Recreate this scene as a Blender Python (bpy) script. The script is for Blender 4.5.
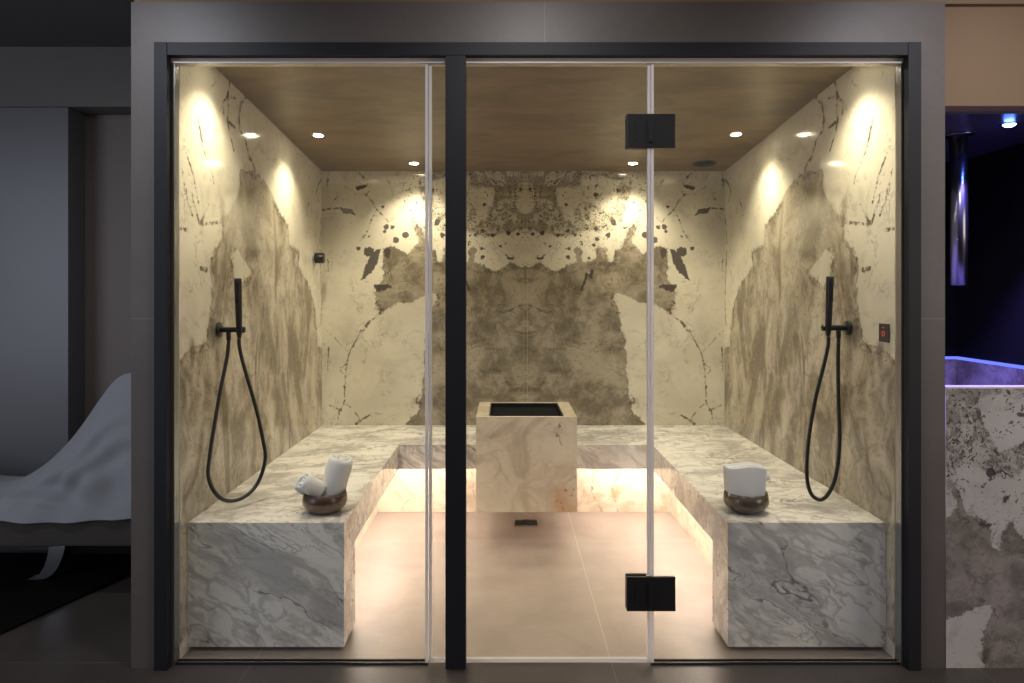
import bpy, bmesh, math, random
import numpy as np
from mathutils import Vector, Matrix

random.seed(7)
S = bpy.context.scene
for o in list(bpy.data.objects):
    bpy.data.objects.remove(o, do_unlink=True)
C = S.collection

# ------------------------------------------------------------------ camera
F = 683.0; CX = 505.0; CY = 293.0; EYE = 1.39          # focal length and vanishing point of the 1024x683 frame, eye height
cd = bpy.data.cameras.new('camera'); cam = bpy.data.objects.new('camera', cd); C.objects.link(cam)
cd.sensor_width = 36.0; cd.lens = 36.0 * F / 1024.0
cd.shift_x = (512.0 - CX) / 1024.0; cd.shift_y = -(341.5 - CY) / 1024.0
cd.clip_start = 0.05
cam.location = (0, 0, EYE); cam.rotation_euler = (math.pi / 2, 0, 0)
S.camera = cam
S.view_settings.view_transform = 'Standard'; S.view_settings.look = 'None'
S.view_settings.gamma = 1.0; S.view_settings.use_curve_mapping = False
S.view_settings.exposure = 0.36

# ------------------------------------------------------------------ world and large lights
W = bpy.data.worlds.new('world'); S.world = W; W.use_nodes = True
W.node_tree.nodes['Background'].inputs[0].default_value = (1.0, 0.93, 0.90, 1)
W.node_tree.nodes['Background'].inputs[1].default_value = 0.20

def area(name, loc, rot, sx, sy, power, col):
    l = bpy.data.lights.new(name, 'AREA'); l.shape = 'RECTANGLE'; l.size = sx; l.size_y = sy
    l.energy = power; l.color = col
    o = bpy.data.objects.new(name, l); C.objects.link(o); o.location = loc; o.rotation_euler = rot
    return o
# cool daylight of the spa hall from behind the camera on the left, broad warm fill panel added on the right
area('daylight', (-4.6, -0.2, 1.6), (math.radians(88), 0, math.radians(-60)), 2.2, 2.2, 36, (0.74, 0.82, 1.0))
area('right_fill_light', (4.6, -0.1, 1.7), (math.radians(86), 0, math.radians(60)), 2.0, 1.8, 42, (1.0, 0.86, 0.74))

# three unseen fill spots added in front of the glass to brighten the bench fronts
for hx, hp, hc in ((-1.5, 32, (0.86, 0.90, 1.0)), (0.12, 24, (1.0, 0.95, 0.96)), (1.7, 32, (0.96, 0.93, 1.0))):
    hl = bpy.data.lights.new('front_fill_spot', 'SPOT'); hl.energy = hp; hl.color = hc
    hl.spot_size = math.radians(120); hl.spot_blend = 1.0; hl.shadow_soft_size = 0.06
    ho = bpy.data.objects.new('front_fill_spot', hl); C.objects.link(ho); ho.location = (hx, 1.62, 2.67)
    ho.rotation_euler = (math.radians(36), 0, 0)

# ------------------------------------------------------------------ main dimensions
XL, XR = -1.2326, 1.478            # shower side walls
YB = 4.599                         # back wall
YG = 2.56                          # glass plane
YF = 2.53                          # front of the tiled surround
YN = 2.647                         # front of the benches
def ceil_z(y): return 2.21 + 0.0828 * (YB - y)
def back_pt(px, py): return ((px - CX) / 148.5, EYE - (py - CY) / 148.5)
def side_pt(px, py):               # point of the right side wall: (distance, height)
    s = (px - CX) / 1.478
    return (F / s, EYE - (py - CY) / s)

# ------------------------------------------------------------------ node helpers
class NG:
    def __init__(self, name):
        self.m = bpy.data.materials.new(name); self.m.use_nodes = True
        self.t = self.m.node_tree; self.t.nodes.clear()
        self.out = self.t.nodes.new('ShaderNodeOutputMaterial')
    def n(self, kind, **kw):
        nd = self.t.nodes.new(kind)
        for k, v in kw.items(): setattr(nd, k, v)
        return nd
    def put(self, sock, v):
        if isinstance(v, bpy.types.NodeSocket): self.t.links.new(v, sock)
        elif isinstance(v, (tuple, list)) and len(v) == 3 and sock.type == 'RGBA': sock.default_value = (*v, 1)
        else: sock.default_value = v
    def math(self, op, a, b=0.0, c=0.0, clamp=False):
        nd = self.n('ShaderNodeMath', operation=op, use_clamp=clamp)
        for i, v in enumerate((a, b, c)): self.put(nd.inputs[i], v)
        return nd.outputs[0]
    def mr(self, v, a, b, c=0.0, d=1.0, smooth=True):
        nd = self.n('ShaderNodeMapRange', interpolation_type='SMOOTHSTEP' if smooth else 'LINEAR')
        for i, x in enumerate((v, a, b, c, d)): self.put(nd.inputs[i], x)
        return nd.outputs[0]
    def mix(self, f, a, b, mode='MIX'):
        nd = self.n('ShaderNodeMix', data_type='RGBA', blend_type=mode)
        self.put(nd.inputs[0], f); self.put(nd.inputs[6], a); self.put(nd.inputs[7], b)
        return nd.outputs[2]
    def noise(self, vec, scale, detail=4.0, rough=0.55, dist=0.0):
        nd = self.n('ShaderNodeTexNoise')
        if vec is not None: self.put(nd.inputs['Vector'], vec)
        nd.inputs['Scale'].default_value = scale; nd.inputs['Detail'].default_value = detail
        nd.inputs['Roughness'].default_value = rough; nd.inputs['Distortion'].default_value = dist
        return nd.outputs[0]
    def attr(self, name, vec=False):
        nd = self.n('ShaderNodeAttribute', attribute_name=name)
        return nd.outputs['Vector'] if vec else nd.outputs['Fac']
    def obj(self): return self.n('ShaderNodeTexCoord').outputs['Object']
    def dot(self, v, w):
        nd = self.n('ShaderNodeVectorMath', operation='DOT_PRODUCT'); self.put(nd.inputs[0], v); nd.inputs[1].default_value = w
        return nd.outputs['Value']
    def scale(self, v, w):
        nd = self.n('ShaderNodeVectorMath', operation='MULTIPLY'); self.put(nd.inputs[0], v); nd.inputs[1].default_value = w
        return nd.outputs[0]
    def comb(self, x, y, z):
        nd = self.n('ShaderNodeCombineXYZ')
        for i, v in enumerate((x, y, z)): self.put(nd.inputs[i], v)
        return nd.outputs[0]
    def bump(self, h, strength, dist):
        nd = self.n('ShaderNodeBump'); self.put(nd.inputs['Height'], h)
        nd.inputs['Strength'].default_value = strength; nd.inputs['Distance'].default_value = dist
        return nd.outputs[0]
    def pbr(self, col, rough=0.5, metal=0.0, normal=None, spec=0.5, sheen=0.0, coat=0.0):
        p = self.n('ShaderNodeBsdfPrincipled')
        self.put(p.inputs['Base Color'], col); self.put(p.inputs['Roughness'], rough)
        p.inputs['Metallic'].default_value = metal; p.inputs['Specular IOR Level'].default_value = spec
        p.inputs['Sheen Weight'].default_value = sheen; p.inputs['Coat Weight'].default_value = coat
        if normal is not None: self.put(p.inputs['Normal'], normal)
        self.t.links.new(p.outputs[0], self.out.inputs[0])
        return self.m

def simple(name, col, rough=0.5, metal=0.0, var=0.08, nscale=20, bump=0.0, **kw):
    g = NG(name); o = g.obj()
    n = g.noise(o, nscale, 5)
    c = g.mix(n, tuple(x * (1 - var) for x in col), tuple(x * (1 + var) for x in col))
    nrm = g.bump(n, bump, 0.004) if bump else None
    return g.pbr(c, rough, metal, nrm, **kw)

def emit(name, col, strength):
    g = NG(name); e = g.n('ShaderNodeEmission'); e.inputs[0].default_value = (*col, 1); e.inputs[1].default_value = strength
    g.t.links.new(e.outputs[0], g.out.inputs[0]); return g.m

def fusion_stone(name, warm=0.0, streak=False, gloss=0.10, smudge=(0.15, 0.115, 0.08), cool=False):
    """polished cream quartzite with grey masses, dark veins and flecks; shapes come from distance fields on the slab"""
    g = NG(name); P = g.attr('pc', True)
    n1 = g.math('SUBTRACT', g.noise(P, 11, 6, 0.6), 0.5)
    n2 = g.math('SUBTRACT', g.noise(P, 70, 4, 0.6), 0.5)
    edge = g.math('ADD', g.math('MULTIPLY', n1, 0.06), g.math('MULTIPLY', n2, 0.034))
    # cream ground
    cl = g.noise(P, 2.3, 5, 0.6, 0.6)
    cream = g.mix(g.mr(cl, 0.3, 0.7), (0.76, 0.715, 0.60), (0.62, 0.575, 0.475))
    fine = g.noise(P, 26, 6, 0.7, 1.0)
    cream = g.mix(g.mr(fine, 0.60, 0.74, 0, 0.35), cream, (0.42, 0.37, 0.29))
    # faint natural hairlines
    hv = g.noise(P, 3.6, 7, 0.65, 1.8)
    hair = g.math('MULTIPLY', g.mr(g.math('ABSOLUTE', g.math('SUBTRACT', hv, 0.5)), 0.0, 0.011, 1, 0), g.mr(g.noise(P, 5, 2), 0.46, 0.58))
    cream = g.mix(g.math('MULTIPLY', hair, 0.7), cream, (0.22, 0.19, 0.15))
    cream = g.mix(g.math('MULTIPLY', g.mr(g.noise(P, 6, 7, 0.7, 1.0), 0.52, 0.66), 0.38 if streak else 0.22), cream, (0.33, 0.29, 0.22))
    # grey mass
    wv = g.noise(P, 1.8, 3, 0.5)
    q = g.comb(g.math('ADD', g.math('MULTIPLY', g.dot(P, (3.2, 0.25, 0)), 1.0), g.math('MULTIPLY', wv, 1.6)), g.dot(P, (0, 1, 0)), 0.5) if streak else P
    a = g.noise(q, 2.2 if streak else 5.5, 7, 0.62, 0.5)
    b = g.noise(P, 34, 6, 0.75, 0.4)
    c2 = g.noise(P, 3.3, 4, 0.55, 0.8)
    if streak:
        gr = g.mix(g.mr(a, 0.38, 0.62), (0.21, 0.175, 0.13), (0.58, 0.525, 0.435))
        gr = g.mix(g.mr(c2, 0.42, 0.66, 0, 0.75), gr, (0.62, 0.54, 0.42))
        gr = g.mix(g.mr(g.noise(g.scale(P, (2.5, 1, 1)), 1.6, 5, 0.6, 1.2), 0.50, 0.62, 0, 0.8), gr, (0.17, 0.13, 0.085))
        sepz = g.n('ShaderNodeSeparateXYZ'); g.put(sepz.inputs[0], P)
        up = g.mr(sepz.outputs[1], 1.45, 1.75)
        gr = g.mix(g.math('MULTIPLY', up, 0.5), gr, g.mix(g.mr(c2, .4, .6), (0.25, 0.22, 0.165), (0.50, 0.45, 0.35)))
    else:
        gr = g.mix(g.mr(a, 0.37, 0.63), (0.19, 0.16, 0.118), (0.385, 0.34, 0.268))
        gr = g.mix(g.mr(c2, 0.45, 0.68, 0, 0.7), gr, (0.47, 0.41, 0.32))
        gr = g.mix(g.mr(g.noise(g.scale(P, (1, 1.8, 1)), 3.6, 6, 0.65, 1.4), 0.52, 0.66, 0, 0.6), gr, (0.12, 0.092, 0.06))
    gr = g.mix(g.mr(b, 0.54, 0.66, 0, 0.5), gr, (0.10, 0.083, 0.062))
    gr = g.mix(g.mr(b, 0.48, 0.30, 0, 0.35), gr, (0.55, 0.49, 0.38))
    crack = g.mr(g.math('ABSOLUTE', g.math('SUBTRACT', g.noise(P, 4.2, 6, 0.55, 0.9), 0.5)), 0.0, 0.012, 1, 0)
    gr = g.mix(g.math('MULTIPLY', crack, 0.45), gr, (0.11, 0.09, 0.065))
    sg = g.math('ADD', g.attr('sg'), edge)
    col = g.mix(g.mr(sg, -0.004, 0.004), gr, cream)
    rim = g.math('MULTIPLY', g.mr(g.math('ABSOLUTE', sg), 0.0005, 0.005, 0.6, 0), g.mr(g.noise(P, 12, 3), 0.42, 0.6))
    col = g.mix(rim, col, (0.10, 0.08, 0.055))
    crust = g.math('MULTIPLY', g.mr(g.math('ABSOLUTE', g.math('ADD', sg, 0.012)), 0.0, 0.045, 1, 0), g.mr(g.noise(P, 24, 6, 0.7, 0.8), 0.49, 0.60))
    col = g.mix(g.math('MULTIPLY', crust, g.mr(g.noise(P, 4.0, 2), 0.38, 0.56, 0.1, 0.85)), col, (0.105, 0.082, 0.058))
    # mottled zones
    ss = g.math('ADD', g.attr('ss'), g.math('MULTIPLY', edge, 1.2))
    zone = g.mr(ss, -0.012, 0.012, 1, 0)
    flk = g.noise(P, 40, 5, 0.62, 1.8)
    tone = g.mix(g.mr(g.noise(P, 13, 5, 0.6, 1.0), 0.42, 0.58), (0.62, 0.57, 0.46), (0.31, 0.27, 0.205))
    zc = g.mix(g.mr(flk, 0.53, 0.58), tone, (0.075, 0.06, 0.045))
    col = g.mix(g.math('MULTIPLY', zone, 0.88), col, zc)
    # loose flecks around a mottled zone
    near = g.mr(ss, 0.02, 0.26, 1, 0)
    fl2 = g.mr(g.noise(P, 44, 3, 0.5, 1.2), 0.62, 0.65)
    col = g.mix(g.math('MULTIPLY', near, fl2), col, (0.10, 0.08, 0.06))
    # veins, broken up along their length
    sv = g.math('ADD', g.attr('sv'), g.math('ADD', g.math('MULTIPLY', n2, 0.026), g.math('MULTIPLY', n1, 0.022)))
    vm = g.math('MULTIPLY', g.mr(sv, -0.0015, 0.003, 1, 0), g.mr(g.noise(P, 24, 4, 0.7), 0.43, 0.56, 0.12, 0.95))
    col = g.mix(vm, col, (0.125, 0.098, 0.07))
    sd = g.math('ADD', g.attr('sd'), g.math('ADD', g.math('MULTIPLY', n2, 0.03), g.math('MULTIPLY', n1, 0.03)))
    col = g.mix(g.mr(sd, -0.002, 0.003, 0.93, 0), col, (0.075, 0.06, 0.062))
    sr = g.attr('sr')
    col = g.mix(g.mr(g.math('ADD', sr, g.math('MULTIPLY', n1, 0.16)), -0.04, 0.03, 0.72, 0), col, smudge)
    # book-match joint
    col = g.mix(g.mr(g.attr('sj'), 0.0, 0.0045, 0.45, 0), col, (0.62, 0.57, 0.46))
    if warm:
        cw = g.noise(P, 3.6, 6, 0.62, 1.2)
        col = g.mix(g.mr(cw, 0.44, 0.66, 0, 0.75), col, (0.36, 0.29, 0.23))
        col = g.mix(g.mr(g.noise(P, 7, 6, 0.7, 1.5), 0.56, 0.70, 0, 0.55), col, (0.30, 0.235, 0.17))
        col = g.mix(warm, col, (0.70, 0.54, 0.38))
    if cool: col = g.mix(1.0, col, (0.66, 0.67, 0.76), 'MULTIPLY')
    rough = g.mr(n1, -0.3, 0.3, gloss * 0.85, gloss * 1.3)
    return g.pbr(col, rough, 0, None, 0.6)

def vein_marble():
    """white marble with grey diagonal bands for the benches"""
    g = NG('veined_white_marble'); o = g.obj()
    u = Vector((0.78, 0.26, -0.57)).normalized(); v = u.cross(Vector((0.2, 1, 0.3))).normalized(); w = u.cross(v)
    wob = g.noise(o, 2.6, 4, 0.55)
    a, b, c = (g.dot(o, tuple(k)) for k in (u, v, w))
    b2 = g.math('ADD', b, g.math('MULTIPLY', wob, 0.22))
    c3 = g.math('ADD', c, g.math('MULTIPLY', wob, 0.16))
    q = g.comb(g.math('MULTIPLY', a, 0.8), g.math('MULTIPLY', b2, 3.6), g.math('MULTIPLY', c3, 3.6))
    q2 = g.comb(g.math('MULTIPLY', a, 1.7), g.math('MULTIPLY', b2, 9.0), g.math('MULTIPLY', c3, 9.0))
    band = g.noise(q, 1.5, 6, 0.58, 0.35)
    col = g.mix(g.mr(band, 0.42, 0.60), (0.84, 0.81, 0.78), (0.50, 0.48, 0.475))
    fine = g.noise(q2, 2.1, 7, 0.66, 0.5)
    col = g.mix(g.mr(fine, 0.52, 0.66, 0, 0.5), col, (0.33, 0.31, 0.295))
    col = g.mix(g.mr(fine, 0.44, 0.32, 0, 0.8), col, (0.80, 0.77, 0.71))
    vo = g.n('ShaderNodeTexVoronoi', feature='DISTANCE_TO_EDGE'); wn = g.n('ShaderNodeTexNoise'); g.put(wn.inputs['Vector'], q); wn.inputs['Scale'].default_value = 2.2; wn.inputs['Detail'].default_value = 4
    va = g.n('ShaderNodeVectorMath', operation='ADD'); g.put(va.inputs[0], q); g.put(va.inputs[1], g.scale(wn.outputs['Color'], (1.1, 1.1, 1.1)))
    g.put(vo.inputs['Vector'], va.outputs[0]); vo.inputs['Scale'].default_value = 3.4
    zone = g.mr(g.noise(q, 0.9, 4, 0.55, 0.3), 0.42, 0.54)
    cell = g.mr(vo.outputs['Distance'], 0.0, 0.16, 1, 0)
    col = g.mix(g.math('MULTIPLY', g.math('MULTIPLY', cell, zone), 0.5), col, (0.36, 0.335, 0.315))
    col = g.mix(g.math('MULTIPLY', g.mr(vo.outputs['Distance'], 0.16, 0.34, 0, 0.6), zone), col, (0.80, 0.77, 0.72))
    q3 = g.comb(g.math('MULTIPLY', a, 2.0), g.math('MULTIPLY', b2, 11.0), g.math('MULTIPLY', c3, 11.0))
    ln = g.mr(g.math('ABSOLUTE', g.math('SUBTRACT', g.noise(q3, 1.3, 5, 0.6, 0.4), 0.5)), 0.0, 0.022, 1, 0)
    col = g.mix(g.math('MULTIPLY', g.math('MULTIPLY', ln, g.mr(g.noise(o, 3.1, 4), 0.42, 0.58, 0.1, 1)), 0.6), col, (0.27, 0.25, 0.235))
    vein = g.mr(g.math('ABSOLUTE', g.math('SUBTRACT', g.noise(q, 1.5, 4, 0.5, 0.2), 0.5)), 0.0, 0.010, 1, 0)
    vein = g.math('MULTIPLY', vein, g.mr(g.noise(o, 4.5, 2), 0.42, 0.60, 0.15, 1))
    col = g.mix(g.math('MULTIPLY', vein, 0.85), col, (0.17, 0.14, 0.12))
    return g.pbr(col, 0.16, 0, None, 0.5)

def tile_mat(name, c1, c2, rough, jx, jy, w, h, grout, gl=0.6, plane='XY'):
    g = NG(name); o = g.obj()
    n = g.noise(o, 3.0, 7, 0.65, 0.4); f = g.noise(o, 60, 3, 0.6)
    col = g.mix(g.mr(n, 0.3, 0.7), c1, c2)
    col = g.mix(g.mr(f, 0.35, 0.65, 0, 0.12), col, tuple(x * 0.6 for x in c1))
    sp = g.n('ShaderNodeSeparateXYZ'); g.put(sp.inputs[0], o)
    iu, iv = (0, 1) if plane == 'XY' else (0, 2)
    def lines(s, off, per):
        k = g.math('FRACT', g.math('DIVIDE', g.math('SUBTRACT', s, off), per))
        return g.math('MULTIPLY', g.math('MINIMUM', k, g.math('SUBTRACT', 1.0, k)), per)
    d = g.math('MINIMUM', lines(sp.outputs[iu], jx, w), lines(sp.outputs[iv], jy, h))
    col = g.mix(g.mr(d, 0.0012, 0.0022, gl, 0), col, grout)
    return g.pbr(col, rough, 0, g.bump(f, 0.05, 0.002), 0.4)

M = {}
M['stone'] = fusion_stone('bookmatched_quartzite')
M['stone_side'] = fusion_stone('bookmatched_quartzite_side', streak=True)
M['stone_warm'] = fusion_stone('warm_quartzite', warm=0.25, gloss=0.2, smudge=(0.44, 0.20, 0.07))
M['marble'] = vein_marble()
M['floor_in'] = tile_mat('beige_stone_floor', (0.26, 0.212, 0.185), (0.33, 0.272, 0.24), 0.50, 0.40, 3.83, 1.35, 1.262, (0.55, 0.47, 0.38), 0.5)
M['floor_out'] = tile_mat('dark_taupe_floor', (0.058, 0.048, 0.043), (0.080, 0.067, 0.060), 0.42, -0.95, 2.568, 1.35, 1.262, (0.20, 0.17, 0.15), 0.5)
M['tile'] = tile_mat('taupe_wall_tile', (0.096, 0.082, 0.075), (0.113, 0.098, 0.090), 0.45, 0.146, 1.295, 2.4, 2.4, (0.25, 0.23, 0.22), 0.4, 'XZ')
M['anth'] = simple('anthracite_metal', (0.011, 0.0115, 0.0145), 0.55, 0.0, 0.05, spec=0.3)
M['black'] = simple('matt_black_metal', (0.012, 0.012, 0.013), 0.34, 0.0, 0.08)
M['alu'] = simple('satin_aluminium', (0.42, 0.42, 0.42), 0.35, 0.9, 0.05)
M['header'] = simple('pale_header_profile', (0.52, 0.47, 0.42), 0.45, 0, 0.1, 8)
M['peach'] = simple('peach_plaster', (0.19, 0.125, 0.073), 0.8, 0, 0.05, 6)
M['grey_panel'] = simple('grey_wall_panel', (0.110, 0.108, 0.118), 0.35, 0, 0.06, 3)
M['beam'] = simple('grey_beam_plaster', (0.13, 0.122, 0.112), 0.7, 0, 0.05, 4)
M['brown_panel'] = simple('brown_wall_panel', (0.15, 0.12, 0.105), 0.55, 0, 0.08, 3)
M['darkceil'] = simple('dark_ceiling_paint', (0.085, 0.078, 0.082), 0.8, 0, 0.05, 3)
M['tube'] = simple('dark_polished_steel', (0.16, 0.16, 0.17), 0.25, 1.0, 0.05)
M['night'] = simple('black_niche_wall', (0.004, 0.0037, 0.004), 0.95, 0, 0.1, 5, spec=0.1)
M['nightceil'] = simple('dark_niche_ceiling', (0.045, 0.04, 0.065), 0.3, 0, 0.1, 5)
M['chrome'] = simple('brushed_steel', (0.55, 0.55, 0.57), 0.28, 1.0, 0.05)
M['white_body'] = simple('speaker_grille_plastic', (0.10, 0.085, 0.065), 0.6)

def plaster_ceiling():
    g = NG('brown_tadelakt_ceiling'); o = g.obj()
    q = g.scale(o, (1.0, 2.2, 1.0))
    n = g.noise(q, 2.6, 7, 0.62, 0.8); f = g.noise(q, 9, 5, 0.6, 1.0)
    col = g.mix(g.mr(n, 0.3, 0.7), (0.135, 0.090, 0.044), (0.225, 0.155, 0.083))
    col = g.mix(g.mr(f, 0.56, 0.68, 0, 0.35), col, (0.12, 0.083, 0.045))
    return g.pbr(col, 0.42, 0, g.bump(f, 0.1, 0.004), 0.5)
M['ceil'] = plaster_ceiling()

def glass_mat():
    g = NG('clear_glass')
    tr = g.n('ShaderNodeBsdfTransparent'); tr.inputs[0].default_value = (0.965, 0.975, 0.965, 1)
    gl = g.n('ShaderNodeBsdfGlossy'); gl.inputs['Roughness'].default_value = 0.0; gl.inputs[0].default_value = (1, 1, 1, 1)
    geo = g.n('ShaderNodeNewGeometry'); dp = g.n('ShaderNodeVectorMath', operation='DOT_PRODUCT')
    g.put(dp.inputs[0], geo.outputs['Normal']); g.put(dp.inputs[1], geo.outputs['Incoming'])
    cosv = g.math('ABSOLUTE', dp.outputs['Value'])
    fres = g.math('ADD', 0.035, g.math('MULTIPLY', 0.965, g.math('POWER', g.math('SUBTRACT', 1.0, cosv), 5.0)))
    mx = g.n('ShaderNodeMixShader')
    g.t.links.new(fres, mx.inputs[0]); g.t.links.new(tr.outputs[0], mx.inputs[1]); g.t.links.new(gl.outputs[0], mx.inputs[2])
    g.t.links.new(mx.outputs[0], g.out.inputs[0]); return g.m
M['glass'] = glass_mat()

def seal_mat():
    g = NG('clear_polycarbonate_seal')
    tr = g.n('ShaderNodeBsdfTransparent'); tr.inputs[0].default_value = (0.9, 0.9, 0.92, 1)
    p = g.n('ShaderNodeBsdfPrincipled'); p.inputs['Base Color'].default_value = (0.86, 0.85, 0.88, 1); p.inputs['Roughness'].default_value = 0.2
    p.inputs['Transmission Weight'].default_value = 0.0; p.inputs['Subsurface Weight'].default_value = 0.0
    tl = g.n('ShaderNodeBsdfTranslucent'); tl.inputs[0].default_value = (0.9, 0.88, 0.86, 1)
    m1 = g.n('ShaderNodeMixShader'); m1.inputs[0].default_value = 0.5
    g.t.links.new(p.outputs[0], m1.inputs[1]); g.t.links.new(tl.outputs[0], m1.inputs[2])
    mx = g.n('ShaderNodeMixShader'); mx.inputs[0].default_value = 0.9
    g.t.links.new(tr.outputs[0], mx.inputs[1]); g.t.links.new(m1.outputs[0], mx.inputs[2])
    g.t.links.new(mx.outputs[0], g.out.inputs[0]); return g.m
M['seal'] = seal_mat()

def fabric(name, col, scale=260, rough=0.9):
    g = NG(name); o = g.obj()
    n = g.noise(o, scale, 2, 0.6); m = g.noise(o, 9, 4, 0.5)
    c = g.mix(m, tuple(x * 0.9 for x in col), col)
    return g.pbr(c, rough, 0, g.bump(n, 0.35, 0.003), 0.2, sheen=0.2)
M['towel'] = fabric('white_terry_cloth', (0.80, 0.79, 0.80))
M['cover'] = fabric('grey_lounger_cover', (0.27, 0.275, 0.30), 400)

def wood_bowl_mat():
    g = NG('brown_turned_bowl'); o = g.obj(); sp = g.n('ShaderNodeSeparateXYZ'); g.put(sp.inputs[0], o)
    q = g.scale(o, (20, 20, 90)); n = g.noise(q, 1.0, 5, 0.6, 0.6)
    c = g.mix(g.mr(n, 0.3, 0.7), (0.11, 0.070, 0.045), (0.21, 0.145, 0.10))
    c = g.mix(g.mr(sp.outputs[2], 0.046, 0.050), c, (0.065, 0.036, 0.026))
    return g.pbr(c, 0.32, 0, None, 0.5, coat=0.3)
M['bowl'] = wood_bowl_mat()
M['bowl_dark'] = simple('dark_glazed_bowl', (0.075, 0.053, 0.040), 0.25, 0, 0.25, 30, coat=0.4)

# ------------------------------------------------------------------ mesh helpers
def link(name, me, mat, parent=None, smooth=False):
    me.materials.append(mat) if mat else None
    o = bpy.data.objects.new(name, me); C.objects.link(o)
    if parent is not None:
        o.parent = parent
    if smooth:
        for p in me.polygons: p.use_smooth = True
    return o
def tag(o, label=None, cat=None, group=None, kind=None):
    if label: o['label'] = label
    if cat: o['category'] = cat
    if group: o['group'] = group
    if kind: o['kind'] = kind
    return o
def thing(name, label, cat, loc=(0, 0, 0), rotz=0.0, group=None):
    o = bpy.data.objects.new(name, None); C.objects.link(o); o.empty_display_size = 0.05
    o.location = loc; o.rotation_euler = (0, 0, rotz)
    return tag(o, label, cat, group)
def bm_box(bm, x0, x1, y0, y1, z0, z1, bevel=0.0):
    r = bmesh.ops.create_cube(bm, size=1.0)
    for v in r['verts']:
        v.co = Vector((x0 + (v.co.x + .5) * (x1 - x0), y0 + (v.co.y + .5) * (y1 - y0), z0 + (v.co.z + .5) * (z1 - z0)))
    if bevel:
        es = list({e for v in r['verts'] for e in v.link_edges})
        bmesh.ops.bevel(bm, geom=es, offset=bevel, segments=2, profile=0.7, affect='EDGES')
def done(bm, name, mat, parent=None, smooth=False):
    bmesh.ops.recalc_face_normals(bm, faces=bm.faces[:])
    me = bpy.data.meshes.new(name); bm.to_mesh(me); bm.free()
    return link(name, me, mat, parent, smooth)
def box(name, mat, x0, x1, y0, y1, z0, z1, parent=None, bevel=0.0):
    bm = bmesh.new(); off = parent.location if parent is not None and parent.type == 'EMPTY' else Vector((0, 0, 0))
    bm_box(bm, x0 - off.x, x1 - off.x, y0 - off.y, y1 - off.y, z0 - off.z, z1 - off.z, bevel)
    return done(bm, name, mat, parent)
def struct(o): return tag(o, kind='structure')
def catmull(pts, n=8):
    P = [Vector(p) for p in pts]; P = [2 * P[0] - P[1]] + P + [2 * P[-1] - P[-2]]; out = []
    for i in range(1, len(P) - 2):
        for k in range(n):
            t = k / n; a, b, c, d = P[i - 1], P[i], P[i + 1], P[i + 2]
            out.append(0.5 * ((2 * b) + (c - a) * t + (2 * a - 5 * b + 4 * c - d) * t * t + (3 * b - a - 3 * c + d) * t ** 3))
    out.append(P[-2]); return out
def bm_tube(bm, pts, r, seg=12, caps=True):
    rs = r if isinstance(r, (list, tuple)) else [r] * len(pts)
    prev = None; up = Vector((0.13, 0.31, 0.94)); rings = []
    for i, p in enumerate(pts):
        t = (pts[min(i + 1, len(pts) - 1)] - pts[max(i - 1, 0)]).normalized()
        a = up - t * up.dot(t); a = a.normalized() if a.length > 1e-4 else t.orthogonal().normalized(); up = a
        b = t.cross(a)
        rings.append([bm.verts.new(p + rs[i] * (math.cos(2 * math.pi * k / seg) * a + math.sin(2 * math.pi * k / seg) * b)) for k in range(seg)])
    for i in range(len(rings) - 1):
        for k in range(seg):
            bm.faces.new((rings[i][k], rings[i][(k + 1) % seg], rings[i + 1][(k + 1) % seg], rings[i + 1][k]))
    if caps: bm.faces.new(rings[0][::-1]); bm.faces.new(rings[-1])
def tube(name, mat, pts, r, parent=None, seg=12):
    bm = bmesh.new(); bm_tube(bm, [Vector(p) for p in pts], r, seg); return done(bm, name, mat, parent, True)
def bm_lathe(bm, prof, seg=32, M4=None, close=False):
    rings = []
    for (r, z) in prof:
        if r < 1e-6: rings.append([bm.verts.new((0, 0, z))])
        else: rings.append([bm.verts.new((r * math.cos(2 * math.pi * k / seg), r * math.sin(2 * math.pi * k / seg), z)) for k in range(seg)])
    vs = [v for q in rings for v in q]
    n = len(rings); last = n if close else n - 1
    for i in range(last):
        A, B = rings[i], rings[(i + 1) % n]
        for k in range(seg):
            k2 = (k + 1) % seg
            if len(A) == 1 and len(B) == 1: continue
            if len(A) == 1: bm.faces.new((A[0], B[k2], B[k]))
            elif len(B) == 1: bm.faces.new((A[k], A[k2], B[0]))
            else: bm.faces.new((A[k], A[k2], B[k2], B[k]))
    if M4 is not None: bmesh.ops.transform(bm, matrix=M4, verts=vs)
def lathe(name, mat, prof, parent=None, seg=32, M4=None, close=False):
    bm = bmesh.new(); bm_lathe(bm, prof, seg, M4, close); return done(bm, name, mat, parent, True)
def cyl_profile(r, z0, z1, b=0.002): return [(0, z0), (r - b, z0), (r, z0 + b), (r, z1 - b), (r - b, z1), (0, z1)]
def prism(name, mat, poly, axis, a0, a1, parent=None, bevel=0.0):
    """extrude a 2D outline; axis 'z': poly is (x,y); axis 'y': poly is (x,z)"""
    bm = bmesh.new(); off = parent.location if parent is not None else Vector((0, 0, 0))
    def P(p, a): return Vector((p[0], p[1], a)) - off if axis == 'z' else Vector((p[0], a, p[1])) - off
    A = [bm.verts.new(P(p, a0)) for p in poly]; B = [bm.verts.new(P(p, a1)) for p in poly]
    bm.faces.new(A[::-1]); bm.faces.new(B); n = len(poly)
    for i in range(n): bm.faces.new((A[i], A[(i + 1) % n], B[(i + 1) % n], B[i]))
    if bevel: bmesh.ops.bevel(bm, geom=bm.edges[:], offset=bevel, segments=2, affect='EDGES')
    return done(bm, name, mat, parent)

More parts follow.
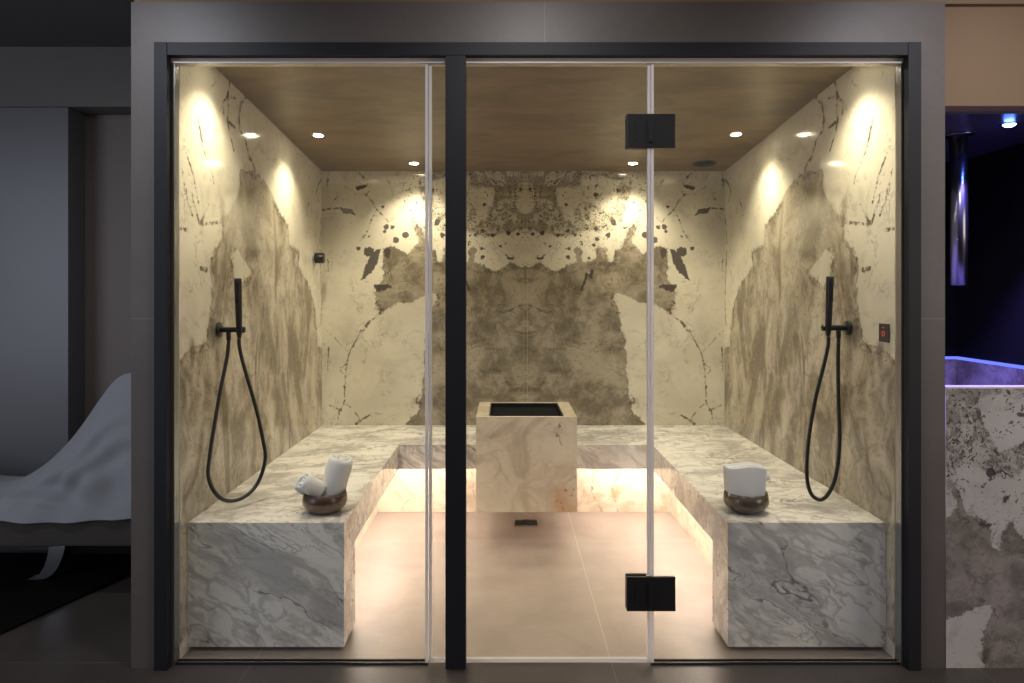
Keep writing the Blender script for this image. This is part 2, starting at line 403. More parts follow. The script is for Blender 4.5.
# ------------------------------------------------------------------ distance fields for stone patterns
def seg_dist(P, a, b):
    a = np.array(a, float); b = np.array(b, float); ab = b - a
    t = np.clip(((P - a) @ ab) / max(ab @ ab, 1e-12), 0, 1)
    return np.hypot(*(P - a - t[:, None] * ab).T)
def poly_sdf(P, poly):
    d = np.full(len(P), 9.0); ins = np.zeros(len(P), bool)
    for i in range(len(poly)):
        a, b = poly[i], poly[(i + 1) % len(poly)]
        d = np.minimum(d, seg_dist(P, a, b))
        if a[1] != b[1]:
            c = ((a[1] > P[:, 1]) != (b[1] > P[:, 1])) & (P[:, 0] < (b[0] - a[0]) * (P[:, 1] - a[1]) / (b[1] - a[1]) + a[0])
            ins ^= c
    return np.where(ins, -d, d)
def line_dist(P, pts, w):
    d = np.full(len(P), 9.0)
    for a, b in zip(pts[:-1], pts[1:]): d = np.minimum(d, seg_dist(P, a, b))
    return d - w
def union(P, items, f): 
    d = np.full(len(P), 9.0)
    for it in items: d = np.minimum(d, f(P, it))
    return d

def slab(name, mat, O, U, V, lu, lv, res, thick, field, parent=None):
    """a stone slab: finely gridded face carrying the pattern's distance fields, plus its solid body behind"""
    O, U, V = np.array(O, float), np.array(U, float), np.array(V, float); N = np.cross(U, V)
    off = np.array(parent.location) if parent is not None else np.zeros(3)
    nu, nv = max(2, int(lu / res) + 1), max(2, int(lv / res) + 1)
    u = np.linspace(0, lu, nu); v = np.linspace(0, lv, nv); uu, vv = np.meshgrid(u, v)
    uu, vv = uu.ravel(), vv.ravel()
    co = O + uu[:, None] * U + vv[:, None] * V - off
    i = np.arange((nv - 1) * (nu - 1)); r, c = i // (nu - 1), i % (nu - 1); k = r * nu + c
    q = np.stack([k, k + 1, k + nu + 1, k + nu], 1)
    base = len(co); e = 0.0004
    cor = [(0, 0), (lu, 0), (lu, lv), (0, lv)]
    ext = np.array([O + a * U + b * V - N * e for a, b in cor] + [O + a * U + b * V - N * thick for a, b in cor]) - off
    qb = np.array([[0, 1, 2, 3], [7, 6, 5, 4], [0, 4, 5, 1], [1, 5, 6, 2], [2, 6, 7, 3], [3, 7, 4, 0]]) + base
    allco = np.vstack([co, ext]); quads = np.vstack([q, qb])
    me = bpy.data.meshes.new(name); me.vertices.add(len(allco)); me.vertices.foreach_set('co', allco.ravel())
    me.loops.add(quads.size); me.loops.foreach_set('vertex_index', quads.ravel().astype(np.int32))
    me.polygons.add(len(quads)); me.polygons.foreach_set('loop_start', np.arange(0, quads.size, 4, dtype=np.int32))
    me.update(calc_edges=True)
    fl = field(O + uu[:, None] * U + vv[:, None] * V)
    for key in ('sg', 'ss', 'sv', 'sd', 'sr', 'sj'):
        arr = np.full(len(allco), 1.0, np.float32)
        if key in fl: arr[:base] = fl[key]
        me.attributes.new(key, 'FLOAT', 'POINT').data.foreach_set('value', arr)
    pc = np.vstack([fl['pc'], fl['pc'][[0, 0, 0, 0, 0, 0, 0, 0]]]).astype(np.float32)
    me.attributes.new('pc', 'FLOAT_VECTOR', 'POINT').data.foreach_set('vector', pc.ravel())
    return link(name, me, mat, parent)

XC = (525.3 - CX) / 148.5
def bk(l): return [(back_pt(*p)[0] - XC, back_pt(*p)[1]) for p in l]
B_MASS = bk([(505,430),(505,268),(520,267.5),(525,265),(530.5,267),(537.6,264),(547,267),(554,272),(560,270),(567,265),(576,262),(575.6,254),(573,250.5),(577.4,247),(582,251),(581.5,256),(584,262),(592.6,261),(597,259),(596,249.4),(601,245),(606.7,251.7),(608.5,262),(614,262),(614.3,251.7),(623,249),(625,243),(626,238),(629,228),(633,225),(638,227),(633,236),(632,244),(638.7,249.4),(643,255),(647.5,252),(655,248),(661,247),(667,249.4),(667.5,262),(669,268),(667,271.6),(668.6,282),(674,287),(675,298.6),(674,307),(668,310),(658.7,306.8),(653,303),(638.7,301.5),(620,292.7),(613,292),(613.7,301),(618.5,310),(622,331),(626.4,354),(627,380),(629,394),(633.4,413.7),(646.6,423.4),(646,430)])
B_MOTT = bk([(505,160),(578,160),(582,172),(598,170),(626,172),(632,182),(628,205),(622,222),(612,229),(600,231),(590,230),(575,234),(560,238),(545,233),(535,231),(505,236)])
B_PATCH = [bk([(555,187),(581,188.5),(584,200),(576,208),(570.4,219),(564.5,220),(557.5,203.7)]), bk([(581.5,180),(595,175.5),(621,181.4),(617,198),(610,212),(598,206),(585.6,201)]), bk([(505,190),(528,192),(536,200),(530,212),(505,216)])]
B_DARK = [bk(l) for l in ([(670.4,249.4),(675,250.5),(681,257.6),(685.6,267),(689.7,280.4),(685.6,278.7),(678.6,271.6),(672.7,263.4)],
  [(657.5,287),(663,284),(669,285),(677,284),(677,287),(674,291.5),(667,291),(662,288)],
  [(694,216),(699,209),(711.4,207.4),(706.7,213.6),(701,214)], [(681,182),(685.6,185),(694.8,187),(693,190),(685,188)],
  [(586,273),(588.5,274),(583,291),(580,290)], [(591,269),(594,270),(592,278),(589,277)], [(536.5,257.5),(541,257.5),(545.5,253.5),(542.5,259),(538,259.5)],
  [(660,250),(665,247),(666,256),(662,260)])]
B_DOTS = [((681.5,251.7),5.0),((664.3,227),2.4),((658,227),2.0),((668,206.6),1.6),((645,235),3.0),((681.5,236.5),1.4),((692,248.5),1.6),((655,240),3.0),((666,232),1.5),
          ((533,234),1.8),((542,233),2.2),((558,235),2.4),((568,231),1.5),((587,229),1.6),((596,229),1.8),((603,227),1.6),((613,222),2.8),((608,235),2),((575,235),1.3),((524,240),1.8),((568,257),2.0),((569,249),1.6),((588.5,258),1.6),((646,201),1.2),((595.5,194.5),1.8),((566.5,204.5),1.6),((550,246),1),((597,239),2.2),((594,245),2)]
B_VEIN = [([(668,310),(674,316),(681,322),(690,332)],1.3),([(690,332),(695,341),(701,352)],.5),([(701,352),(704,365),(706,385),(706,402),(711,412),(714,427)],.7),
  ([(701,354),(713,341),(726,328)],.25),([(706,402),(697,410),(690,420)],.3),([(711,410),(722,405)],.3),([(704,365),(711,368),(709,373),(704,374)],.3),
  ([(691.4,173),(684,180)],.8),([(682,191),(684.4,195),(678.6,201),(674,209.5),(667,216.5),(662,222)],.8),([(684,194),(695,193.7),(705.5,186.7)],.35),
  ([(675,212),(680,221),(683,230.6),(687,237.6)],.5),([(711,208),(721,209),(729,210)],.5),([(680,414),(690,421),(694,424)],1.1),([(668,414),(680,412)],.3),
  ([(590,334),(606,331),(622,328)],.35),([(527,305),(534,306),(541,311),(549,313),(556,309)],.8),([(570,345),(590,352),(610,350)],.2),([(630,395),(634,397),(634,403),(630,404)],.5),([(719,190),(712,195),(716,200)],.6),([(664,180),(660,183)],.9),([(722,172),(723,186),(722,196)],.5),([(723,255),(722,268),(723,278)],.5),([(722,347),(723,372)],.5)]
def back_field(Q):
    x = Q[:, 0] - XC; a = np.abs(x); P = np.stack([a, Q[:, 2]], 1); k = 1 / 148.5
    sg = poly_sdf(P, B_MASS); ss = poly_sdf(P, B_MOTT)
    for pt in B_PATCH: ss = np.maximum(ss, -poly_sdf(P, pt))
    sd = union(P, B_DARK, poly_sdf)
    for (c, r) in B_DOTS:
        c2 = bk([c])[0]; sd = np.minimum(sd, np.hypot(P[:, 0] - c2[0], P[:, 1] - c2[1]) - r * k)
    sv = np.full(len(P), 9.0)
    for l, w in B_VEIN: sv = np.minimum(sv, line_dist(P, bk(l), w * k))
    sr = np.full(len(P), 9.0)
    for (c, r) in (((572,396),7),((586,402),7),((600,408),6),((622,403),6),((540,405),4),((562,362),1),((604,300),4),((533,268),2),((660,262),4)):
        c2 = bk([c])[0]; sr = np.minimum(sr, np.hypot((P[:, 0] - c2[0]) * 0.6, P[:, 1] - c2[1]) - r * k)
    sj = np.minimum(np.abs(x - 0.014), np.abs(x + 0.013))
    return dict(sg=sg, ss=ss, sd=sd, sv=sv, sj=sj, sr=sr, pc=np.stack([a, Q[:, 2], 0 * a], 1))
def sp_(l): return [side_pt(*p) for p in l]
S_MASS = sp_([(719,440),(719,348),(729.7,347),(733,309),(739,286),(752,267),(752,251),(763.5,244),(765,225),(778,209),(786,191),(805,171),(822,171),(823,190),(833,209),(844,219),(845.6,238),(855,254),(858.5,264),(857,299),(862,341),(874.6,347),(903,361),(925,364),(925,700),(800,480)])
S_HOLE = sp_([(826,249),(832.7,256),(832,277),(823,286),(808.6,272)])
S_MOTT = sp_([(768,232),(780,212),(792,190),(805,175),(822,173),(828,200),(842,225),(838,235),(810,235),(790,246),(770,245)])
S_DARK = [sp_(l) for l in ([(752,252),(760,245),(770,250),(764,268),(758,280),(754,268)], [(833,215),(845,218),(845,232),(838,228)])]
S_VEIN = [([(815,97),(822,103),(824,118),(823,130),(816,140),(813,155),(805,168)],1.2),([(835,83),(838,97),(836,110),(838,120),(835,135),(830,150)],.9),([(828,98),(838,97),(844,103),(842,114)],.6),([(838,120),(829,128)],.4),
  ([(873,118),(867,148),(856,175),(854,183)],.7),([(888,150),(878,178),(872,205)],.5),([(845,222),(871,225),(881,193)],.8),([(886,230),(901,228)],.9),([(871,225),(860,205)],.4),
  ([(855,254),(858,262),(855,272)],1.4),([(863,270),(870,268)],1.2),([(725,215),(727,240),(725,300),(726,330)],1.1),([(722,178),(728,182),(731,192),(729,200)],1.2),([(740,200),(743,215)],.8),([(892,170),(886,200),(880,215)],.5)]
def side_field(Q):
    P = np.stack([Q[:, 1], Q[:, 2]], 1)
    sg = np.maximum(poly_sdf(P, S_MASS), -poly_sdf(P, S_HOLE)); ss = poly_sdf(P, S_MOTT) + 0.05
    sv = np.full(len(P), 9.0)
    for l, w in S_VEIN: sv = np.minimum(sv, line_dist(P, sp_(l), (w + 0.7) / 230))
    sr = np.full(len(P), 9.0)
    for (c, r) in (((758,256),6),((756,270),4),((843,222),7),((832,212),5),((822,200),4),((808,232),3),((852,262),4),((850,285),4),((846,310),3),((856,330),4),((880,356),6),((888,372),5),((872,362),4),((876,400),5),((842,360),3),((790,350),2),((770,300),2),((740,330),2),((765,395),3),((850,400),4)):
        c2 = side_pt(*c); sr = np.minimum(sr, np.hypot(P[:, 0] - c2[0], (P[:, 1] - c2[1]) * 0.5) - r / 230)
    return dict(sg=sg, ss=ss + 0.25, sv=sv, sr=sr, pc=np.stack([P[:, 0], P[:, 1], 0 * sg + 4.0], 1))
def plain_field(seed, veins=(), reds=()):
    def f(Q):
        P = np.stack([Q[:, 0] + Q[:, 1], Q[:, 2]], 1)
        out = dict(pc=np.stack([Q[:, 0] + seed, Q[:, 2] + 0.0, Q[:, 1] + seed], 1))
        sv = np.full(len(Q), 9.0)
        for l, w in veins: sv = np.minimum(sv, line_dist(np.stack([Q[:, 0], Q[:, 2]], 1), l, w))
        out['sv'] = sv
        sr = np.full(len(Q), 1.0)
        for (x, z, r) in reds: sr = np.minimum(sr, np.hypot(Q[:, 0] - x, Q[:, 2] - z) - r)
        out['sr'] = sr
        return out
    return f

# ------------------------------------------------------------------ shower room shell
struct(slab('wall_back', M['stone'], (XL, YB, 0), (1, 0, 0), (0, 0, 1), XR - XL, 2.46, 0.006, 0.12, back_field))
struct(slab('wall_left', M['stone_side'], (XL, YG + 0.03, 0), (0, 1, 0), (0, 0, 1), YB - YG - 0.03, 2.46, 0.007, 0.15, side_field))
struct(slab('wall_right', M['stone_side'], (XR, YB, 0), (0, -1, 0), (0, 0, 1), YB - YG - 0.03, 2.46, 0.007, 0.15, side_field))
bm = bmesh.new()
vs = [bm.verts.new((x, y, ceil_z(y) + t)) for t in (0, 0.06) for (x, y) in ((XL, YG + 0.03), (XR, YG + 0.03), (XR, YB), (XL, YB))]
for f in ((0, 1, 2, 3), (7, 6, 5, 4), (0, 4, 5, 1), (1, 5, 6, 2), (2, 6, 7, 3), (3, 7, 4, 0)): bm.faces.new([vs[i] for i in f])
struct(done(bm, 'ceiling', M['ceil']))
struct(box('floor', M['floor_in'], XL - 0.15, XR + 0.15, 2.568, YB + 0.12, -0.06, 0.0))
struct(box('floor', M['floor_out'], -5.0, 4.5, -3.2, 2.568, -0.06, 0.0))
struct(box('floor', M['floor_out'], -5.0, XL - 0.152, 2.568, 4.4, -0.06, 0.0))
struct(box('floor', M['floor_out'], XR + 0.152, 4.5, 2.568, 4.4, -0.06, 0.0))
struct(box('wall_hall_back', M['beam'], -5.0, 4.5, -3.3, -3.2, 0, 2.72))
# tiled surround
bm = bmesh.new()
outer = [(-1.385, 0), (-1.385, 2.468), (1.63, 2.468), (1.63, 0)]; inner = [(1.532, 0), (1.532, 2.314), (-1.292, 2.314), (-1.292, 0)]
poly = outer + inner
A = [bm.verts.new((p[0], YF, p[1])) for p in poly]; B = [bm.verts.new((p[0], YG + 0.028, p[1])) for p in poly]
for idx in ((0, 1, 6, 7), (1, 2, 5, 6), (2, 3, 4, 5)):
    bm.faces.new([A[i] for i in idx][::-1]); bm.faces.new([B[i] for i in idx])
for i in range(8): bm.faces.new((A[i], A[(i + 1) % 8], B[(i + 1) % 8], B[i]))
struct(done(bm, 'wall_front', M['tile']))
# plaster wall above and right of the surround, hall ceiling
struct(box('wall_upper', M['peach'], -1.385, 4.5, YF + 0.02, YF + 0.12, 2.47, 2.72))
struct(box('wall_upper', M['peach'], 1.632, 4.5, YF + 0.04, YF + 0.12, 2.094, 2.4695))
struct(box('ceiling', M['darkceil'], -5.0, 4.5, 1.2, 4.5, 2.72, 2.80))
# left alcove behind the lounger
struct(box('wall_left_alcove', M['grey_panel'], -5.0, -2.367, 3.70, 3.84, 0, 2.395))
struct(box('wall_left_beam', M['beam'], -5.0, -1.39, 3.69, 3.99, 2.397, 2.72))
struct(box('wall_left_alcove', M['brown_panel'], -5.0, -1.39, 3.85, 3.95, 0, 2.395))
# right niche over the plunge tub
struct(box('wall_niche_right', M['night'], 2.40, 2.5, YF + 0.13, 3.72, 0, 2.085))
struct(box('wall_niche_back', M['night'], 1.64, 2.40, 3.62, 3.72, 0, 2.085))
struct(box('ceiling_niche', M['nightceil'], 1.632, 2.7, YF + 0.121, 3.72, 2.086, 2.14))

# ------------------------------------------------------------------ frame, glass, door
fr = thing('glazing_frame', 'anthracite metal frame lining the tiled opening around the glass front', 'frame', (0.12, YG - 0.03, 0))
box('post', M['anth'], -1.2915, -1.2445, 2.512, 2.585, 0.0005, 2.3135, fr, 0.0015)
box('post', M['anth'], 1.4845, 1.5315, 2.512, 2.585, 0.0005, 2.3135, fr, 0.0015)
box('head_rail', M['anth'], -1.2440, 1.4840, 2.514, 2.585, 2.266, 2.3135, fr, 0.0015)
for x0, x1 in ((-1.2330, -0.2886), (0.5466, 1.4775)):
    for y0, y1 in ((2.5525, 2.5595), (2.5766, 2.5830)):
        box('floor_channel', M['anth'], x0, x1, y0, y1, 0.0005, 0.007, fr)
tag(box('top_channel', M['header'], -1.2440, 1.4840, 2.545, 2.585, 2.247, 2.2655, fr), 'pale beige glass channel under the dark rail')
for s, (a, b) in enumerate(((-1.2440, -1.2335), (1.4780, 1.4840))):
    tag(box('side_channel', M['alu'], a, b, 2.548, 2.585, 0.0005, 2.246, fr), 'satin silver channel')
g1 = thing('glass_panel', 'fixed clear glass pane on the left, in front of the left bench', 'glass panel', (-0.76, YG + 0.01, 0), group=None)
box('pane', M['glass'], -1.2325, -0.300, 2.560, 2.570, 0.001, 2.246, g1)
tag(box('edge_seal', M['seal'], -0.2985, -0.2885, 2.554, 2.576, 0.002, 2.246, g1), 'translucent pale vertical seal')
g2 = thing('glass_panel', 'fixed clear glass pane on the right, in front of the right bench', 'glass panel', (1.01, YG + 0.01, 0))
box('pane', M['glass'], 0.558, 1.4775, 2.560, 2.570, 0.002, 2.246, g2)
tag(box('edge_seal', M['seal'], 0.5465, 0.5565, 2.554, 2.576, 0.002, 2.246, g2), 'translucent pale vertical seal')
gd = thing('glass_door', 'clear glass hinged door with full-height black pull bar, in the middle', 'door', (0.13, YG + 0.01, 0))
box('pane', M['glass'], -0.272, 0.5325, 2.560, 2.570, 0.020, 2.240, gd)
for a, b in ((-0.2845, -0.2745), (0.5340, 0.5425)):
    tag(box('edge_seal', M['seal'], a, b, 2.555, 2.575, 0.010, 2.240, gd), 'translucent pale vertical seal')
tag(box('bottom_seal', M['seal'], -0.272, 0.5325, 2.557, 2.573, 0.008, 0.0195, gd), 'translucent pale strip along the bottom edge')
box('pull_bar', M['anth'], -0.2190, -0.1440, 2.505, 2.556, 0.010, 2.262, gd, 0.0015)
for zc in (EYE - (131 - CY) / 268.0, EYE - (594 - CY) / 268.0):
    h = box('hinge', M['black'], 0.454, 0.636, 2.546, 2.5595, zc - 0.064, zc + 0.064, gd, 0.003)
    off = gd.location
    def sub(name, x0, x1, y0, y1, z0, z1, mat, bev=0.001):
        bm = bmesh.new(); bm_box(bm, x0 - off.x, x1 - off.x, y0 - off.y, y1 - off.y, z0 - off.z, z1 - off.z, bev)
        return done(bm, name, mat, h)
    sub('back_plate', 0.454, 0.532, 2.5705, 2.583, zc - 0.064, zc + 0.064, M['black'])
    sub('knuckle', 0.534, 0.551, 2.538, 2.5455, zc - 0.042, zc + 0.042, M['black'])
    sub('screw_cover', 0.486, 0.493, 2.5425, 2.5455, zc - 0.034, zc + 0.034, M['alu'] if False else M['anth'])

# ------------------------------------------------------------------ bench
XI0, XI1 = -0.624, 0.864            # inner faces of the side benches
YBF = 4.0                           # front of the back bench
bench = thing('stone_bench', 'U-shaped white marble bench with grey veins along three walls of the steam room', 'bench', (0.12, 3.6, 0))
g_ = 0.001
seat_poly = [(XL + g_, YN), (XI0, YN), (XI0, YBF), (-0.163, YBF), (-0.163, 4.275), (0.400, 4.275), (0.400, YBF), (XI1, YBF), (XI1, YN), (XR - g_, YN), (XR - g_, YB - g_), (XL + g_, YB - g_)]
prism('seat', M['marble'], seat_poly, 'z', 0.36, 0.50, bench, 0.0012)
box('end_panel', M['marble'], XL + g_, XI0, YN, 2.845, 0.018, 0.3598, bench, 0.0006)
box('end_panel', M['marble'], XI1, XR - g_, YN, 2.845, 0.018, 0.3598, bench, 0.0006)
box('plinth', M['black'], XL + g_, XI0 - 0.03, YN + 0.04, 2.835, 0.0005, 0.0175, bench)
box('plinth', M['black'], XI1 + 0.03, XR - g_, YN + 0.04, 2.835, 0.0005, 0.0175, bench)
RB = 4.334; RX0, RX1 = -0.81, 1.05
def bp(name, *a): return slab(name, M['stone_warm'], *a, bench)
bp('base_panel', (RX0, RB, 0.0005), (1, 0, 0), (0, 0, 1), RX1 - RX0, 0.359, 0.006, 0.03,
   plain_field(3.0, [([(0.52, 0.36), (0.56, 0.25), (0.55, 0.12), (0.62, 0.0)], 0.005), ([(0.75, 0.3), (0.68, 0.15), (0.72, 0.0)], 0.004), ([(-0.3, 0.3), (-0.26, 0.1), (-0.28, 0)], 0.004), ([(-0.22, 0.36), (-0.2, 0.12), (-0.17, 0.0)], 0.003)],
               [(0.70, 0.12, 0.03), (0.59, 0.08, 0.02), (-0.27, 0.2, 0.02)]))
bp('base_panel', (RX0, 2.846, 0.0005), (0, 1, 0), (0, 0, 1), RB - 2.847, 0.359, 0.012, 0.03, plain_field(5.0))
bp('base_panel', (RX1, RB - 0.001, 0.0005), (0, -1, 0), (0, 0, 1), RB - 2.847, 0.359, 0.012, 0.03, plain_field(8.0))
# concealed LED strips under the seat
M['led'] = emit('led_diffuser', (1.0, 0.74, 0.52), 10.0)
LEDC = (1.0, 0.84, 0.73)
def led(x0, x1, y0, y1, power):
    o = box('led_strip', M['led'], x0, x1, y0, y1, 0.350, 0.3595, bench)
    o['label'] = 'glowing warm white light strip'
    sx, sy = x1 - x0, y1 - y0
    area('led_light', ((x0 + x1) / 2, (y0 + y1) / 2, 0.348), (0, 0, 0), sx, sy, power, LEDC)
led(RX0 + 0.04, -0.17, 4.20, 4.215, 2.2)
led(0.41, RX1 - 0.04, 4.20, 4.215, 2.6)
led(-0.70, -0.685, 2.90, 4.14, 5.6)
led(0.925, 0.940, 2.90, 4.14, 5.6)

# ------------------------------------------------------------------ steam heater block
hb = thing('stone_heater', 'beige marble cube with dark recessed tray on top, floating at the back bench', 'heater', (0.118, 4.0, 0.187))
HX0, HX1, HY0, HY1, HZ0, HZ1 = -0.159, 0.396, 3.75, 4.27, 0.187, 0.709
def heater_field(Q):
    f = plain_field(11.0, [([(0.30, 0.68), (0.285, 0.62), (0.31, 0.56)], 0.004)], [(0.31, 0.25, 0.07), (0.335, 0.20, 0.05)])(Q)
    P = np.stack([Q[:, 0], Q[:, 2]], 1)
    f['sd'] = np.minimum.reduce([np.hypot(P[:, 0] - a, P[:, 1] - b) - r for a, b, r in ((0.335, 0.305, 0.010), (0.375, 0.31, 0.004), (0.285, 0.25, 0.009), (0.32, 0.205, 0.006), (0.30, 0.66, 0.008), (0.285, 0.61, 0.006), (0.335, 0.40, 0.003), (0.365, 0.28, 0.004), (0.31, 0.235, 0.006))]) + 0.001
    return f
slab('body', M['stone_warm'], (HX0, HY0, HZ0), (1, 0, 0), (0, 0, 1), HX1 - HX0, HZ1 - HZ0, 0.006, 0.03, heater_field, hb)
hs = bmesh.new()
def hbx(*a): bm_box(hs, *[v - o_ for v, o_ in zip(a[:2], (hb.location.x,) * 2)], *[v - hb.location.y for v in a[2:4]], *[v - hb.location.z for v in a[4:6]])
hbx(HX0, HX0 + 0.07, HY0 + 0.0305, HY1 - 0.0305, HZ0, HZ1); hbx(HX1 - 0.07, HX1, HY0 + 0.0305, HY1 - 0.0305, HZ0, HZ1)
hbx(HX0, HX1, HY1 - 0.03, HY1, HZ0, HZ1); hbx(HX0 + 0.07, HX1 - 0.07, HY0 + 0.0305, HY1 - 0.0305, HZ0, 0.60)
def heater_stone():
    g = NG('beige_marble'); o = g.obj(); n = g.noise(o, 4, 6, 0.6, 0.8)
    return g.pbr(g.mix(g.mr(n, 0.3, 0.7), (0.66, 0.57, 0.45), (0.45, 0.38, 0.30)), 0.2)
done(hs, 'shell', heater_stone(), hb)
tray = bmesh.new(); o_ = hb.location
def tb(x0, x1, y0, y1, z0, z1): bm_box(tray, x0 - o_.x, x1 - o_.x, y0 - o_.y, y1 - o_.y, z0 - o_.z, z1 - o_.z)
tx0, tx1, ty0, ty1 = HX0 + 0.071, HX1 - 0.071, HY0 + 0.032, HY1 - 0.032
tb(tx0, tx1, ty0, ty1, 0.601, 0.612); tb(tx0, tx0 + 0.006, ty0, ty1, 0.612, 0.706); tb(tx1 - 0.006, tx1, ty0, ty1, 0.612, 0.706)
tb(tx0 + 0.006, tx1 - 0.006, ty0, ty0 + 0.006, 0.612, 0.706); tb(tx0 + 0.006, tx1 - 0.006, ty1 - 0.006, ty1, 0.612, 0.706)
tray_o = done(tray, 'tray', M['black'], hb)
gb = bmesh.new()
for k in range(2):
    xx = tx0 + (k + 1) * (tx1 - tx0) / 3 - 0.004
    bm_box(gb, xx - o_.x, xx + 0.008 - o_.x, ty0 + 0.007 - o_.y, ty1 - 0.007 - o_.y, 0.665 - o_.z, 0.675 - o_.z)
for k in range(22):
    yy = ty0 + 0.02 + k * (ty1 - ty0 - 0.04) / 21
    bm_box(gb, tx0 + 0.007 - o_.x, tx1 - 0.007 - o_.x, yy - 0.003 - o_.y, yy + 0.003 - o_.y, 0.6755 - o_.z, 0.684 - o_.z)
done(gb, 'grate', M['anth'], hb)

# ------------------------------------------------------------------ drain
dr = thing('floor_drain', 'small rectangular metal drain grate set in floor below the marble cube', 'drain', (0.128, 4.12, 0.0))
bm = bmesh.new()
for a in ((-0.076, 0.076, -0.060, -0.052), (-0.076, 0.076, 0.052, 0.060), (-0.076, -0.068, -0.052, 0.052), (0.068, 0.076, -0.052, 0.052)): bm_box(bm, *a, 0.0005, 0.005)
tag(done(bm, 'drain_frame', M['chrome'], dr), 'steel rim')
bm = bmesh.new(); bm_box(bm, -0.067, 0.067, -0.051, 0.051, 0.0005, 0.002)
for k in range(7):
    x = -0.056 + k * 0.0187; bm_box(bm, x - 0.003, x + 0.003, -0.051, 0.051, 0.002, 0.0045)
for y in (-0.025, 0.0, 0.025): bm_box(bm, -0.067, 0.067, y - 0.003, y + 0.003, 0.0021, 0.0048)
done(bm, 'grate', M['black'], dr)

# ------------------------------------------------------------------ downlights
M['lens'] = emit('lit_lens', (1.0, 0.88, 0.62), 60.0)
SPOTC = (1.0, 0.875, 0.62)
slope = -math.atan(0.0828)
def downlight(x, y, label, power=37):
    z = ceil_z(y)
    t = thing('recessed_downlight', label, 'ceiling light', (x, y, z), 0, None); t.rotation_euler = (slope, 0, 0)
    lathe('trim_ring', M['header'], [(0.027, -0.001), (0.027, -0.004), (0.032, -0.005), (0.036, -0.003), (0.036, -0.001)], t, 28, close=True)
    lathe('lens', M['lens'], [(0, -0.0034), (0.026, -0.0034), (0.026, -0.001), (0, -0.001)], t, 28)
    l = bpy.data.lights.new('downlight_beam', 'SPOT'); l.energy = power; l.color = SPOTC; l.spot_size = math.radians(118); l.spot_blend = 1.0
    l.shadow_soft_size = 0.028
    o = bpy.data.objects.new('downlight_beam', l); C.objects.link(o); o.location = (x, y, z - 0.024)
    o.rotation_euler = (0, 0, 0)
downlight(-1.046, 3.823, 'lit ceiling downlight close to the left stone wall, midway along it')
downlight(1.287, 3.805, 'lit ceiling downlight close to the right stone wall, midway along it')
downlight(-0.586, 4.398, 'lit ceiling downlight near the back wall, left of the black pull bar')
downlight(0.824, 4.398, 'lit ceiling downlight near the back wall, just left of the upper hinge')
downlight(-1.046, 2.80, 'ceiling downlight hidden above the glass, washing the front of the left wall')
downlight(1.287, 2.80, 'ceiling downlight hidden above the glass, washing the front of the right wall')
sk = thing('ceiling_speaker', 'dark round flush disc in the ceiling near the back right corner', 'speaker', (1.285, 4.40, ceil_z(4.40))); sk.rotation_euler = (slope, 0, 0)
lathe('rim', M['white_body'], [(0.066, -0.001), (0.066, -0.006), (0.076, -0.005), (0.078, -0.001)], sk, 36, close=True)
lathe('grille', M['anth'], [(0, -0.005), (0.04, -0.0045), (0.065, -0.003), (0.065, -0.001), (0, -0.001)], sk, 36)

# ------------------------------------------------------------------ hand showers
def hand_shower(side, label):
    X = XL if side < 0 else XR; s = -side           # s points into the room
    y0 = 2.935; z0 = 1.232 if side < 0 else 1.240
    t = thing('hand_shower', label, 'hand shower', (X, y0, z0))
    Ry = Matrix.Rotation(s * math.pi / 2, 4, 'Y')
    T = lambda x: Matrix.Translation((x, 0, 0))
    lathe('wall_flange', M['black'], cyl_profile(0.032, 0.001, 0.012), t, 32, Ry)
    bm = bmesh.new(); bm_lathe(bm, cyl_profile(0.0115, 0.012, 0.112), 20, Ry)
    bm_lathe(bm, cyl_profile(0.0135, 0.084, 0.116), 20, Ry)
    done(bm, 'holder_arm', M['black'], t, True)
    bm = bmesh.new(); bm_lathe(bm, cyl_profile(0.010, -0.045, -0.010), 16, Matrix.Translation((s * 0.045, 0, 0)))
    bm_lathe(bm, cyl_profile(0.0075, -0.062, -0.044), 16, Matrix.Translation((s * 0.045, 0, 0)))
    done(bm, 'hose_outlet', M['black'], t, True)
    tilt = Matrix.Translation((s * 0.100, -0.024, 0.0)) @ Matrix.Rotation(math.radians(4), 4, 'X')
    hnd = lathe('handset', M['black'], [(0, -0.035), (0.008, -0.035), (0.011, -0.02), (0.0125, 0.02), (0.0135, 0.06), (0.0145, 0.14), (0.0155, 0.205), (0.0155, 0.218), (0.013, 0.221), (0, 0.221)], t, 24, tilt)
    bm = bmesh.new()
    nz = []
    bm_box(bm, -0.009, 0.009, -0.0165, -0.0135, 0.115, 0.205, 0.001); bmesh.ops.transform(bm, matrix=tilt, verts=bm.verts[:])
    np_ = done(bm, 'spray_plate', M['anth'], hnd)
    if side < 0:
        P = [(s*.045, 0, -.062), (s*.040, -.01, -.13), (s*.030, -.06, -.28), (s*.022, -.13, -.50), (s*.03, -.160, -.60), (s*.075, -.15, -.680), (s*.13, -.10, -.698), (s*.175, -.03, -.66), (s*.202, .0, -.56), (s*.190, .0, -.46), (s*.165, -.01, -.33), (s*.12, -.02, -.16), (s*.102, -.026, -.075), (s*.100, -.026, -.036)]
    else:
        P = [(s*.045, 0, -.062), (s*.047, -.0, -.14), (s*.050, -.01, -.30), (s*.055, -.03, -.48), (s*.075, -.04, -.62), (s*.11, -.05, -.695), (s*.145, -.045, -.725), (s*.178, -.03, -.70), (s*.190, -.02, -.62), (s*.178, -.01, -.48), (s*.15, -.01, -.31), (s*.115, -.02, -.15), (s*.102, -.026, -.075), (s*.100, -.026, -.036)]
    hose = catmull(P, 10)
    tube('hose', M['black'], hose, 0.0080, t, 12)
